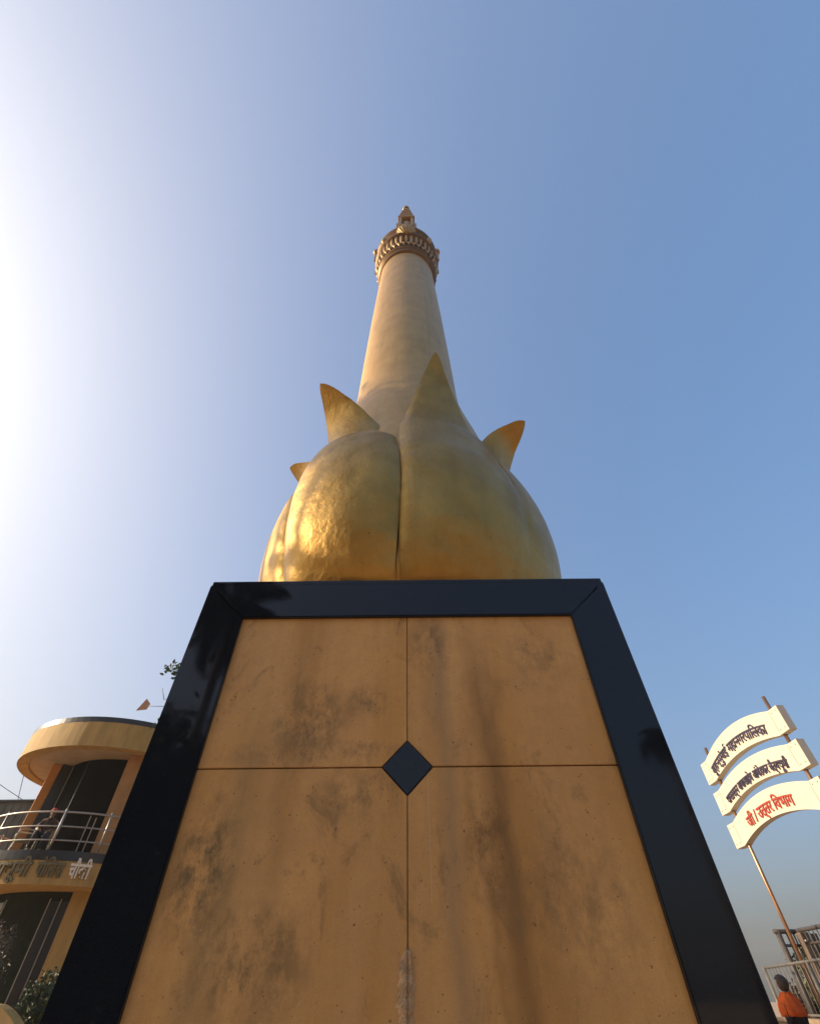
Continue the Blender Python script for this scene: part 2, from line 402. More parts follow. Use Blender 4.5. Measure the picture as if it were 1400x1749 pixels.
def petal(k, phc, over, zf, tip_r, tip_z, lean, hw=22.5, pw=1.5):
    """over: how far this petal stands proud of its neighbours; zf: height of the fold where the free tip starts"""
    th = .055 if over > .01 else .045
    nt_, nu = 84, 34
    prof = [(r+over, z) for r, z in BODY]
    prof += [(1.155+over, zf-.12), (1.078+over*.8, zf)]
    nb = len(prof)-1
    dz = tip_z-zf; dr = tip_r-1.07
    prof += [(1.055+over*.6+dr*.06, zf+dz*.20), (1.07+dr*.15, zf+dz*.45), (1.07+dr*.45, zf+dz*.74), (tip_r, tip_z)]
    tj = nb/(len(prof)-1)
    bm = NB(); O = []; I = []
    hwk = hw+(1.6 if over > .01 else .25)
    for i in range(nt_+1):
        t = i/nt_; r, z = spl(prof, t)
        if t <= tj:
            s = 0; wdt = hwk*(1-.05*max(0, (t/tj-.75)/.25)**2); ln = lean*.30*(t/tj)**3
        else:
            s = (t-tj)/(1-tj); wdt = hwk*.95*(1-s**pw)+.05; ln = lean*(.30+.70*s)
        ro, ri = [], []
        for q in range(nu+1):
            u = q/nu*2-1
            bend = 2.2*math.sin(math.pi*min(1, max(0, (z-1.9)/1.75)))*max(0, u) if k == 0 else 0
            a = math.radians(phc+ln+u*wdt+bend)
            fade = min(1, t*5)*(1 if t < tj else max(0, 1-s*1.3))
            if over > .01: bul = (.098*(1-u*u)-.040)*fade - .030*abs(u)**9*fade
            else: bul = .018*(1-u*u)*fade - .040*(max(0, abs(u)-.80)/.20)**1.3*fade*(1 if (k == 1 and u < 0) or (k == 7 and u > 0) else .12)
            wob = .014*noise.noise(Vector((k*9+math.sin(a)*2, math.cos(a)*2, z*1.3)))+.004*noise.noise(Vector((a*9, k, z*6)))
            rr = r+bul+wob
            # ragged, hand cut rim
            if t > tj: zz = z+.010*noise.noise(Vector((a*14, z*9, k)))
            else: zz = z
            ro.append(bm.verts.new((rr*math.sin(a), -rr*math.cos(a), H+zz)))
            fr = max(.35, 1-s*.65)
            ri.append(bm.verts.new(((rr-th*fr)*math.sin(a), -(rr-th*fr)*math.cos(a), H+zz+.004)))
        O.append(ro); I.append(ri)
    for i in range(nt_):
        for q in range(nu):
            bm.faces.new((O[i][q], O[i][q+1], O[i+1][q+1], O[i+1][q]))
            bm.faces.new((I[i][q], I[i+1][q], I[i+1][q+1], I[i][q+1]))
        for q, sgn in ((0, 1), (nu, -1)):
            f = (O[i][q], O[i+1][q], I[i+1][q], I[i][q])
            bm.faces.new(f if sgn > 0 else f[::-1])
    bm.faces.new([*O[0][::-1], *I[0]]); bm.faces.new([*O[-1], *I[-1][::-1]])
    o = obj('petal', bm, GOLD, col, True)
    o.data.set_sharp_from_angle(angle=math.radians(50))
    return o
PET = {0: (-24.2, .040, 3.56, 1.46, 4.42, -14, 19.0, 1.75), 1: (20.5, .0, 3.80, 1.30, 4.92, -6, 22.6, 1.15), 2: (66, .003, 3.62, 1.48, 4.27, -7, 22.5, 1.9), 3: (111, .0, 3.7, 1.42, 4.3, -7, 22.5, 1.4),
       4: (156, .03, 3.6, 1.5, 4.3, -7, 21.6, 1.4), 5: (201, .0, 3.7, 1.4, 4.4, -7, 22.5, 1.3), 6: (246, -.01, 3.6, 1.45, 4.3, -7, 21.6, 1.4), 7: (-68.5, -.04, 3.60, 1.34, 4.04, -7, 22.6, 1.8)}
for k, v_ in PET.items(): petal(k, *v_)

# capital
Z = lambda v: H+v
CS = .945
cap = [(.60, 11.80), (.655, 11.82), (.675, 11.86), (.675, 11.92), (.655, 11.95), (.665, 11.97), (.70, 12.0), (.715, 12.05), (.70, 12.10), (.675, 12.12),
       (.680, 12.16), (.690, 12.50), (.715, 12.75), (.745, 12.80), (.80, 12.84), (.845, 12.87), (.860, 12.93), (.850, 13.0), (.815, 13.04), (.80, 13.10), (.79, 13.45),
       (.84, 13.5), (.86, 13.58), (.84, 13.66), (.78, 13.70), (.70, 13.8), (.5, 14.0), (0.0, 14.1)]
bm = NB(); lathe(bm, [(r if z < 12.4 else r*CS, Z(z)) for r, z in cap], 96); obj('capital', bm, GOLDD, col, True)
GOLDE = m_gold('gold_paint_carving', (.42, .275, .12), (.34, .21, .08), .46, .55, .5, .1)
def leaf_drop(a, w_, h_, z_top, r_top, r_bot):
    bm = NB(); n = 7; pts = []
    L_, R_ = [], []
    for i in range(n+1):
        t = i/n; ww = w_*(math.sin(math.pi*(.25+.75*(1-t)))**.8)*(1 if t > .02 else .7)
        z = z_top-h_*(1-t)
        r = r_bot+(r_top-r_bot)*t**1.6+.012+.03*math.sin(math.pi*t)
        for lst, s in ((L_, -1), (R_, 1)):
            lst.append((r, a+s*ww/r, z))
    mid = [(L_[i][0]+.022, a, L_[i][2]) for i in range(n+1)]
    P = lambda q: bm.verts.new((q[0]*math.sin(q[1]), -q[0]*math.cos(q[1]), Z(q[2])))
    back = [(L_[i][0]-.06, a, L_[i][2]) for i in range(n+1)]
    A, B, Mi, K = [P(q) for q in L_], [P(q) for q in R_], [P(q) for q in mid], [P(q) for q in back]
    for i in range(n):
        bm.faces.new((A[i], Mi[i], Mi[i+1], A[i+1])); bm.faces.new((Mi[i], B[i], B[i+1], Mi[i+1]))
        bm.faces.new((K[i], A[i], A[i+1], K[i+1])); bm.faces.new((B[i], K[i], K[i+1], B[i+1]))
    return bm
NL = 38
for i in range(NL):
    a = 2*math.pi*i/NL
    obj('carved_leaf', leaf_drop(a, .040, (.42, .62, .50)[i % 3], 12.78, .745, .68), GOLDE, col, True)
    obj('carved_scallop', leaf_drop(a+math.pi/NL, .046, .17, 12.34, .70, .685), GOLDE, col, True)
def niche(ang, z0, z1, r, small=False, cb=1.0):
    """shrine-shaped ornament standing out from the rim"""
    bm = NB(); hgt = z1-z0; wd = .27 if not small else .13
    rotz = Matrix.Rotation(ang, 4, 'Z')
    if small:
        lathe(bm, [(0, 0), (.03, .02), (.06, .08), (.075, .18), (.06, .28), (.035, .34), (.045, .40), (.02, .5), (0, .54)], 16)
        bmesh.ops.translate(bm, vec=(0, -r, Z(z0)), verts=bm.verts)
    else:
        # fluted half-round corbel
        prof = [(.02, 0), (.12, .03), (.21, .12), (.27, .20), (.275, .26), (.24, .30), (.24, .34), (.265, .38), (.265, .43)]
        nseg = 40; rings = []
        for rr, zz in prof:
            ring = []
            rr *= cb
            for q in range(nseg):
                b = 2*math.pi*q/nseg; fl = 1+(.05*math.cos(b*14) if .05 < zz < .3 else 0)
                ring.append(bm.verts.new((rr*fl*math.sin(b), -r-.02-.62*rr*fl*math.cos(b), Z(z0+zz))))
            rings.append(ring)
        for i in range(len(rings)-1):
            for q in range(nseg): bm.faces.new((rings[i][q], rings[i][(q+1) % nseg], rings[i+1][(q+1) % nseg], rings[i+1][q]))
        bm.faces.new(rings[0][::-1]); bm.faces.new(rings[-1])
        zb = z0+.42; hb = hgt-.42
        yy = -r-.02
        box(bm, -.17, .17, yy-.03, yy+.10, Z(zb), Z(zb+hb*.44), .006)                 # back of the niche
        for sx in (-1, 1):
            box(bm, sx*.15-.03, sx*.15+.03, yy-.12, yy-.03, Z(zb), Z(zb+hb*.42), .006)  # pilasters
            box(bm, sx*.225-.035, sx*.225+.035, yy-.06, yy+.06, Z(zb), Z(zb+hb*.24), .006)
        box(bm, -.06, .06, yy-.09, yy-.03, Z(zb), Z(zb+hb*.30), .02)                  # seated figure, reduced to its block
        for q, (wq, hq) in enumerate(((.22, .06), (.18, .09), (.15, .08), (.12, .08), (.085, .08))):
            zq = zb+hb*(.44+.085*q)
            box(bm, -wq, wq, yy-.135-.012*q, yy+.10, Z(zq), Z(zq+hb*.06), .008)
            box(bm, -wq*.8, wq*.8, yy-.125-.010*q, yy+.09, Z(zq+hb*.06), Z(zq+hb*.085), 0)
        zq = zb+hb*.865
        pr = [(.075, 0), (.10, .04), (.09, .10), (.05, .16), (.02, .2), (0, .22)]
        bm2 = NB(); lathe(bm2, [(a_, b_*hb/1.9) for a_, b_ in pr], 20); bmesh.ops.translate(bm2, vec=(0, yy-.12, Z(zq)), verts=bm2.verts)
        tmp = bpy.data.meshes.new('t'); bm2.to_mesh(tmp); bm2.free(); bm.from_mesh(tmp); bpy.data.meshes.remove(tmp)
    bmesh.ops.transform(bm, matrix=rotz, verts=bm.verts)
    return bm
for a, z0, z1 in ((0, 12.86, 15.45), (90, 12.6, 14.6), (180, 12.6, 14.8), (270, 12.6, 14.6)):
    obj('carved_niche', niche(math.radians(a), z0, z1, .755 if a == 0 else .70, cb=.86 if a == 0 else .5), GOLDE, col)
for a in (45, 135, 225, 315):
    obj('carved_bud', niche(math.radians(a), 12.95, 0, .80, True), GOLDE, col, True)

# ------------------------------------------------------------------ writing
_cnt = [0]
def text_mesh(s, size, depth, bevel=0.0, bold=0.0):
    c = bpy.data.curves.new('txt', 'FONT'); c.body = s; c.size = size; c.extrude = depth; c.offset = bold; c.resolution_u = 3
    o = bpy.data.objects.new('txt', c); C.objects.link(o)
    dg = bpy.context.evaluated_depsgraph_get(); me = bpy.data.meshes.new_from_object(o.evaluated_get(dg))
    C.objects.unlink(o); bpy.data.objects.remove(o); bpy.data.curves.remove(c)
    me.materials.clear()
    return me
def fit(me, w_):
    xs = [v.co.x for v in me.vertices]; x0, x1 = min(xs), max(xs); k = w_/(x1-x0)
    for v in me.vertices: v.co.x = (v.co.x-x0)*k
    return me

# ------------------------------------------------------------------ arched name boards on two poles
SC = 1.15
pa = Vector((8.22, 13.73, 0))*SC; pb = Vector((8.28, 10.65, 0))*SC
sgn = thing('arched_sign', 'three stacked cream arched name boards with raised lettering on two tall steel poles', 'sign', (pa.x, pa.y, 0), math.atan2(pb.y-pa.y, pb.x-pa.x))
# local frame: x along the board from left pole to right pole, y away from the viewer's side (-Y local is the lettered face)
SP = (pb-pa).length
def board(zt, zb_, rise_t, rise_b, text, mt, tx0, tx1, tz, tsize, label):
    x0, x1 = -.42*SC, 3.40*SC; j0, j1 = -.10*SC, 3.08*SC; n = 40
    rise = lambda x, r: r*(1-((x-(j0+j1)/2)/((j1-j0)/2))**2) if j0 < x < j1 else 0
    xs = [x0, j0-.001]+[j0+(j1-j0)*i/n for i in range(n+1)]+[j1+.001, x1]
    top = [(x, H+SC*(zt+rise(x, rise_t))) for x in xs]
    jb0, jb1 = -.03*SC, 3.02*SC
    riseb = lambda x: rise_b*(1-((x-(jb0+jb1)/2)/((jb1-jb0)/2))**2) if jb0 < x < jb1 else 0
    xb = [x0]+[jb0+(jb1-jb0)*i/n for i in range(n+1)]+[x1]
    bot = [(x, H+SC*(zb_+riseb(x))) for x in xb]
    bm = NB(); prism(bm, top+bot[::-1], -.045, .155, .004)
    b = obj('board', bm, SIGNW, sgn); b['label'] = label
    # thin joints where the end blocks are let in
    for xj in (j0, j1):
        bm = NB(); box(bm, xj-.006, xj+.006, -.0475, -.044, H+SC*(zb_+.06), H+SC*(zt-.02)); obj('joint', bm, PAINTG, b)
    for xq in (x0+.10, j0-.08, j1+.08, x1-.10):
        for zq in (zb_+.08, zt-.08):
            bm = NB(); bmesh.ops.create_cone(bm, cap_ends=True, segments=8, radius1=.016, radius2=.012, depth=.014, matrix=Matrix.Translation((xq, -.052, H+SC*zq)) @ Matrix.Rotation(math.pi/2, 4, 'X'))
            obj('bolt', bm, STEEL, b)
    me = fit(text_mesh(text, tsize, .012, bold=.006), tx1-tx0)
    for v in me.vertices:
        x = tx0+v.co.x; a = math.atan(-2*rise_t*SC*(x-(j0+j1)/2)/((j1-j0)/2)**2)
        cx, cz = x, H+SC*(tz+rise(x, rise_t))
        dz, dd = v.co.y, v.co.z
        v.co = (cx-dz*math.sin(a)*.5, -.058-dd, cz+dz)
    l = obj('lettering', me, mt, b)
board(4.56, 4.035, .28, .20, 'बृहन्मुंबई महानगरपािलका', LETB, .06*SC, 2.74*SC, 4.08, .32*SC, 'top board with dark indigo lettering')
board(3.83, 3.32, .22, .215, 'भारतरत्न बाबासाहेब आंबेडकर चैत्यभूमी', LETB, .12*SC, 2.82*SC, 3.38, .27*SC, 'middle board with the longest line of dark lettering')
board(3.105, 2.60, .25, .24, 'जी / उत्तर िवभाग', LETR, .52*SC, 2.40*SC, 2.68, .32*SC, 'lowest board with red lettering')
for xp, zp in ((0, 4.86), (SP, 4.90)):
    for z_0, z_1 in ((0, H+SC*zp),):
        bm = NB(); tube(bm, [(xp, .06, z_0), (xp, .06, z_1)], .045, 14); obj('pole', bm, STEELP, sgn, True)

# ------------------------------------------------------------------ police post on the left
CX_, CY_ = -10.5, 18.2
pol = thing('police_post', 'round fronted two storey mustard police post with overhanging disc roof and dark glazing', 'building', (CX_, CY_, 0))
R_ = math.radians
ZR0, ZR1 = H+5.60, H+6.50
RR = 3.32
bm = NB(); lathe(bm, [(0, ZR0+.06), (RR-.35, ZR0+.06), (RR-.34, ZR0), (RR, ZR0), (RR, ZR1-.16), (RR-.01, ZR1-.16), (RR-.01, ZR1-.2), (0, ZR1-.2)], 96, cx=-.05, cy=.20)
roof = obj('roof', bm, MUST, pol)
bm = NB(); arcbox(bm, -.05, .20, RR-.12, RR+.004, ZR1-.158, ZR1, 0, 2*math.pi, 96); obj('parapet_cap', bm, BLACKB, roof)
bm = NB(); lathe(bm, [(0, ZR0+.05), (RR-.36, ZR0+.05)], 64, cx=-.05, cy=.20); obj('soffit', bm, SOFF, roof)
# upper storey drum and its openings
ZB = H+2.87
UR = 2.55; ux, uy = .30, .25
def arc(name, m, r0_, r1_, z0, z1, a0, a1, par, seg=16, cx=ux, cy=uy):
    bm = NB(); arcbox(bm, cx, cy, r0_, r1_, z0, z1, R_(a0), R_(a1), seg); return obj(name, bm, m, par)
arc('wall', BROWNW, UR-.25, UR-.01, 0, ZR0+.04, 58, 300, pol, 48)
up_gl = arc('glazing', OPENING, UR-.56, UR-.52, ZB, ZR0+.04, -52, 22, pol, 30)  # matte sheet filling the recessed opening, its darkness is in the colour
arc('jamb', BLACKB, UR-.56, UR-.20, ZB, ZR0+.03, -49.9, -46, up_gl, 3)
arc('pier', ORNG, UR-.22, UR+.05, ZB, ZR0+.04, -62, -50, pol, 6)
arc('pier', BROWNW, UR-.60, UR+.06, ZB, ZR0+.04, 21, 60, pol, 12)
for a, z1 in ((-48, ZR0), (-43, ZR0), (-18, ZR0), (7, ZB+1.15), (12, ZB+1.1)): arc('mullion', ALU if a != -18 else BLACKB, UR-.53, UR-.49, ZB, z1, a, a+.6, up_gl, 1)
# lower storey
lo_gl = arc('glazing', GLASSG, UR-.16, UR-.12, .3, H+2.15, -100, 22, pol, 40)
arc('pier', MUST, UR-.22, UR+.10, 0, H+2.15, 21, 60, pol, 12)
for a in (-30, -22, 8.5, 15): arc('mullion', ALU, UR-.13, UR-.10, .3, H+2.0, a, a+.5, lo_gl, 1)
arc('door_leaf', BLACKB, UR-.12, UR-.09, .3, H+1.95, 9.2, 14.8, lo_gl, 3)
arc('door_leaf', BLACKB, UR-.12, UR-.09, .3, H+1.95, 15.8, 21, lo_gl, 3)
arc('door_leaf', BLACKB, UR-.12, UR-.09, .3, H+1.95, -29, -22.4, lo_gl, 3)
# balcony slab with black band, lettered fascia and curved rail
bx, by, BR = .10, -.30, 3.05
bm = NB(); lathe(bm, [(0, H+2.15), (BR, H+2.15), (BR, H+2.655), (0, H+2.655)], 96, cx=bx, cy=by); slab_ = obj('balcony_slab', bm, MUST, pol)
bm = NB(); lathe(bm, [(0, H+2.656), (BR+.012, H+2.656), (BR+.012, H+2.87), (0, H+2.87)], 96, cx=bx, cy=by); obj('slab_edge', bm, BLACKB, slab_)
def on_arc(me, a_start, z, mt, name='lettering'):
    for v in me.vertices:
        a = a_start+v.co.x/BR; r = BR+.02-(-v.co.z)
        v.co = (bx+r*math.sin(a), by-r*math.cos(a), H+z+v.co.y)
    return obj(name, me, mt, slab_)
def az_of(ratio_x):      # angle on the balcony circle whose point lies along x/y = ratio, seen from the camera
    best = None
    for q in range(-900, 900):
        a = R_(q*.1); x = CX_+bx+BR*math.sin(a); y = CY_+by-BR*math.cos(a)
        d = abs(x/y-ratio_x)
        if best is None or d < best[0]: best = (d, a)
    return best[1]
for s, x0, x1, mt in (('चैत्यभूमी', -.758, -.672, LETG), ('पोिलस', -.662, -.612, LETG), ('चौकी', -.603, -.565, LETW)):
    a0, a1 = az_of(x0), az_of(x1)
    me = fit(text_mesh(s, .46, .02, bold=.012), (a1-a0)*BR); on_arc(me, a0, 2.31, mt)
rail = thing('balcony_railing', 'curved stainless steel railing with three rails around the police post balcony', 'railing', (CX_+bx, CY_+by, H+2.87))
RB = BR-.10
for hz in (.24, .56, .90):
    bm = NB(); tube(bm, [(RB*math.sin(R_(a)), -RB*math.cos(R_(a)), hz) for a in range(-118, 80, 3)], .026 if hz > .8 else .02, 8); obj('rail', bm, STEEL, rail, True)
for a in (-110, -88, -66, -47, -24, 11, 34, 56, 76):
    x, y = RB*math.sin(R_(a)), -RB*math.cos(R_(a))
    thick = .036 if a in (11, -66, 76) else .024
    bm = NB(); tube(bm, [(x, y, 0), (x, y, .97)], thick, 10); obj('post', bm, STEEL, rail, True)

# grey shed behind the balcony
shed = thing('shed', 'flat topped grey corrugated shed standing behind the round police post', 'shed', (-17.5, 22.0, 0))
bm = NB(); box(bm, -3.8, 2.3, 0, 3.5, 0, H+5.90); shw = obj('wall', bm, SHED, shed)
bm = NB(); box(bm, -3.88, 2.38, -.10, 3.58, H+5.905, H+5.98, .01); obj('roof_edge', bm, BLACKB, shed)
bm = NB()
for i in range(20): box(bm, -3.7+i*.31, -3.62+i*.31, -.028, -.002, .2, H+5.85)
obj('rib', bm, SHED, shed)['kind'] = 'stuff'
# wires
def cable(label, a, b, sag):
    a, b = Vector(a), Vector(b); mid = (a+b)/2
    bm = NB(); tube(bm, [a.lerp(b, t/12)-Vector((0, 0, sag*4*(t/12)*(1-t/12)))-a for t in range(13)], .012, 5)
    o = obj('cable', bm, WIRE, None, True); o.location = a; tag(o, label, 'cable')
def at(px, py, Y):
    d = fw+rt*(px-700)/780+up*(874.5-py)/780; d = d/d.y; return (d.x*Y, Y, H+d.z*Y)
cable('thin cable hanging from the edge of the disc roof down to the grey shed', (-12.93, 16.5, H+5.60), (-16.7, 21.95, H+6.0), .02)
cable('thin cable running down from the left onto the corner of the grey shed', (-21.5, 22.0, H+8.3), (-16.55, 22.0, H+6.0), .05)

# wind vane on the roof
vane = thing('wind_vane', 'wind vane with rusty brown tail plate on a thin arm above the disc roof', 'wind vane', (-10.35, 19.0, ZR1-.2))
zv = 8.58-6.30
bm = NB(); tube(bm, [(0, 0, 0), (0, 0, zv+.35)], .022, 8); obj('mast', bm, PAINTG, vane, True)
bm = NB(); tube(bm, [(.3, 0, zv), (-.95, 0, zv+.02)], .012, 6); obj('arm', bm, PAINTG, vane, True)
bm = NB(); prism(bm, [(-1.18, zv-.16), (-.76, zv-.12), (-.70, zv+.12), (-.93, zv+.34)], -.012, .012, .002); obj('tail_plate', bm, RUST, vane)
bm = NB(); tube(bm, [(-.18, 0, zv+.28), (-.46, 0, zv+.80)], .014, 6); tube(bm, [(0, 0, zv+.33), (-.2, 0, zv+.30)], .012, 6); obj('pointer', bm, PAINTG, vane, True)

# ------------------------------------------------------------------ people
def skin_body(name, pts, edges, m, parent, root=0, sub=2):
    me = bpy.data.meshes.new(name); me.from_pydata([p[:3] for p in pts], edges, [])
    me.materials.append(m)
    o = bpy.data.objects.new(name, me); C.objects.link(o); o.parent = parent
    md = o.modifiers.new('skin', 'SKIN'); md.use_smooth_shade = True
    for i, p in enumerate(pts):
        r = p[3]; sv = me.skin_vertices[0].data[i]; sv.radius = (r, p[4]) if len(p) > 4 else (r, r); sv.use_root = (i == root)
    s = o.modifiers.new('sub', 'SUBSURF'); s.levels = sub; s.render_levels = sub
    return o
def bake(o):
    """turn the modifiers into mesh so later editing is plain"""
    bpy.context.view_layer.update()
    dg = bpy.context.evaluated_depsgraph_get(); me = bpy.data.meshes.new_from_object(o.evaluated_get(dg))
    o.modifiers.clear(); old = o.data; o.data = me; bpy.data.meshes.remove(old)
    for p in me.polygons: p.use_smooth = True
def head_mesh(cx, cy, cz, s=1.0, yaw=0.0):
    bm = NB(); bmesh.ops.create_uvsphere(bm, u_segments=28, v_segments=20, radius=1)
    for v in bm.verts:
        x, y, z = v.co
        X, Y, Z_ = x*.076, y*.096, z*.118
        if z < 0: X *= 1-.28*z*z; Y *= 1-.12*z*z
        if y < 0 and abs(z) < .5: Y *= .95
        for (ex, ez, rr, am) in ((.34, .06, .16, .010), (-.34, .06, .16, .010)):
            d = (x-ex)**2+(z-ez)**2
            if y < 0: Y += am*math.exp(-d/(rr*rr))
        if y < 0:
            Y -= .024*math.exp(-(x/.14)**2-((z+.16)/.2)**2)
            Y -= .007*math.exp(-(x/.28)**2-((z+.48)/.09)**2)
            Y -= .010*math.exp(-(x/.25)**2-((z+.80)/.15)**2)
        if abs(abs(x)-1) < .12 and abs(z) < .28 and abs(y) < .35: X *= 1.13
        v.co = (X*s, Y*s, Z_*s)
    bmesh.ops.transform(bm, matrix=Matrix.Translation((cx, cy, cz)) @ Matrix.Rotation(yaw, 4, 'Z'), verts=bm.verts)
    return bm
def merge(bm, bm2):
    t = bpy.data.meshes.new('t'); bm2.to_mesh(t); bm2.free(); bm.from_mesh(t); bpy.data.meshes.remove(t)
def hand(P, base, dirv, side):
    """adds palm and five finger chains to the skeleton; returns new vertex and edge lists"""
    d = Vector(dirv).normalized(); s = Vector(side).normalized(); b = Vector(base)
    pts, ed = [], []
    pc = b+d*.05; pts.append((*pc, .026, .015)); i0 = P
    ed.append((P-1, P))
    idx = P
    for q, (off, ln) in enumerate(((-.030, .062), (-.010, .072), (.010, .068), (.028, .052))):
        k = pc+d*.04+s*off; m_ = k+d*ln*.55+Vector((0, -.008, 0)); t = k+d*ln+Vector((0, -.022, 0))
        pts += [(*k, .011), (*m_, .009), (*t, .007)]
        n0 = P+len(pts)-3; ed += [(idx, n0), (n0, n0+1), (n0+1, n0+2)]
    k = b+d*.03-s*.034; t = k+d*.035-s*.016; pts += [(*k, .012), (*t, .009)]; n0 = P+len(pts)-2; ed += [(idx, n0), (n0, n0+1)]
    return pts, ed

# person standing right of the pedestal, orange shawl over the shoulders
pp = thing('person', 'dark haired person in an orange shawl standing by the railing right of the pedestal', 'person', (7.98, 14.35, 0), math.radians(205))
pts = [(0, 0, .93, .15, .11), (0, 0, 1.12, .13, .10), (0, -.01, 1.30, .16, .11), (0, 0, 1.42, .12, .09), (0, 0, 1.50, .055, .055), (0, -.01, 1.575, .055, .055)]
ed = [(0, 1), (1, 2), (2, 3), (3, 4), (4, 5)]
for s in (-1, 1):
    n = len(pts); pts += [(s*.10, 0, .84, .085), (s*.11, -.01, .48, .058), (s*.11, .02, .10, .038), (s*.12, -.13, .035, .035, .03)]
    ed += [(0, n), (n, n+1), (n+1, n+2), (n+2, n+3)]
    n = len(pts); pts += [(s*.19, 0, 1.385, .055), (s*.235, .02, 1.13, .043), (s*.22, -.10, .90, .028)]
    ed += [(3, n), (n, n+1), (n+1, n+2)]
    hp, he = hand(len(pts), (s*.22, -.10, .88), (0, -.25, -1), (0, 1, 0)); pts += hp; ed += he
body = skin_body('body', pts, ed, SKIN, pp); bake(body)
bm = head_mesh(0, -.015, 1.645, 1.03); t_ = bpy.data.meshes.new('t'); bm.to_mesh(t_); bm.free()
bmb = NB(); bmb.from_mesh(body.data); bmb.from_mesh(t_); bmb.to_mesh(body.data); bmb.free()
for p in body.data.polygons: p.use_smooth = True
# hair: a thick cap, fuller at the back
bm = NB(); bmesh.ops.create_uvsphere(bm, u_segments=32, v_segments=22, radius=1)
for v in list(bm.verts):
    if v.co.y < -.35 and v.co.z < .35: bm.verts.remove(v)
for v in bm.verts:
    d = noise.noise(v.co*4)*.07+noise.noise(v.co*12)*.04
    v.co = Vector((v.co.x*.118*(1+d*1.6), v.co.y*.135*(1+d)+.015, 1.665+v.co.z*(.120 if v.co.z > 0 else .15)*(1+d)))
bmesh.ops.solidify(bm, geom=bm.faces[:], thickness=.02)
obj('hair', bm, HAIR, pp, True)
# clothes: dark tunic and trousers around the body, shawl draped in folds
def garment(name, rings, m, parent, fold=.012, seg=40, k=3):
    bm = NB(); R = []
    for i, (cx, cy, z, rx, ry) in enumerate(rings):
        R.append([bm.verts.new((cx+(rx+fold*math.sin(q*k*.5+i*.8)+fold*noise.noise(Vector((q*.4, i*.6, 3))))*math.cos(2*math.pi*q/seg),
                                cy+(ry+fold*math.sin(q*k*.5+i*.8))*math.sin(2*math.pi*q/seg), z+fold*.6*noise.noise(Vector((q*.3, i, 9))))) for q in range(seg)])
    for i in range(len(R)-1):
        for q in range(seg): bm.faces.new((R[i][q], R[i][(q+1) % seg], R[i+1][(q+1) % seg], R[i+1][q]))
    bmesh.ops.solidify(bm, geom=bm.faces[:], thickness=.008)
    return obj(name, bm, m, parent, True)
garment('tunic', [(0, 0, .62, .215, .165), (0, 0, .80, .20, .155), (0, 0, .98, .185, .14), (0, 0, 1.15, .18, .135), (0, 0, 1.30, .205, .14), (0, 0, 1.40, .18, .125), (0, 0, 1.46, .09, .085)], CLOTHD, pp, .006)
for s in (-1, 1):
    garment('trouser_leg', [(s*.115, .01, .09, .062, .062), (s*.112, 0, .35, .075, .075), (s*.108, 0, .60, .092, .092), (s*.10, 0, .86, .105, .11)], CLOTHD, pp, .004)
    garment('sleeve', [(s*.238, .0, 1.02, .055, .055), (s*.238, .02, 1.13, .062, .062), (s*.205, .01, 1.32, .07, .075), (s*.17, 0, 1.40, .06, .08)], CLOTHD, pp, .003)
garment('shawl', [(0, 0, 1.16, .285, .205), (0, .0, 1.24, .295, .205), (0, .0, 1.33, .285, .195), (0, 0, 1.41, .245, .165), (0, .005, 1.47, .155, .125), (0, .01, 1.515, .095, .095)], SHAWL, pp, .016)

# seated person on the balcony
ps = thing('person', 'seated person in a red cap and brown shirt behind the balcony railing', 'person', (-10.55, 15.55, H+2.872), math.radians(25))
ps.scale = (.88,)*3
pts = [(0, .05, .50, .15, .12), (0, .08, .70, .12, .10), (0, .06, .88, .14, .10), (0, .05, .96, .10, .08), (0, .03, 1.03, .05, .05), (0, .01, 1.08, .05, .05)]
ed = [(0, 1), (1, 2), (2, 3), (3, 4), (4, 5)]
for s in (-1, 1):
    n = len(pts); pts += [(s*.10, -.02, .50, .08), (s*.14, -.42, .50, .058), (s*.14, -.46, .08, .04), (s*.15, -.58, .04, .035)]
    ed += [(0, n), (n, n+1), (n+1, n+2), (n+2, n+3)]
    n = len(pts); pts += [(s*.185, .05, .93, .052), (s*.235, .0, .70, .042), (s*.16, -.24, .62, .03)]
    ed += [(3, n), (n, n+1), (n+1, n+2)]
    hp, he = hand(len(pts), (s*.155, -.26, .60), (-s*.2, -1, -.2), (1, 0, 0)); pts += hp; ed += he
b2 = skin_body('body', pts, ed, SKIN, ps); bake(b2)
bm = head_mesh(0, .0, 1.15, 1.0); t_ = bpy.data.meshes.new('t'); bm.to_mesh(t_); bm.free()
bmb = NB(); bmb.from_mesh(b2.data); bmb.from_mesh(t_); bmb.to_mesh(b2.data); bmb.free()
for p in b2.data.polygons: p.use_smooth = True
garment('shirt', [(0, .05, .46, .175, .155), (0, .06, .58, .17, .145), (0, .08, .72, .165, .14), (0, .06, .88, .18, .135), (0, .05, .96, .15, .11), (0, .04, 1.01, .08, .075)], SHIRT, ps, .006)
for s in (-1, 1):
    garment('sleeve', [(s*.235, .0, .72, .06, .06), (s*.205, .03, .84, .068, .07), (s*.165, .05, .93, .06, .075)], SHIRT, ps, .003)
    bm = NB(); tube(bm, [(s*.08, .02, .50), (s*.12, -.2, .505), (s*.145, -.42, .50), (s*.142, -.47, .40), (s*.142, -.47, .10)], [.10, .092, .08, .07, .062], 14); obj('trouser_leg', bm, CLOTHD, ps, True)
bm = NB(); lathe(bm, [(.098, 1.165), (.103, 1.19), (.098, 1.235), (.075, 1.272), (.035, 1.288), (0, 1.29)], 28)
prism(bm, [(-.07, 1.168), (.07, 1.168), (.07, 1.180), (-.07, 1.180)], -.175, -.085)
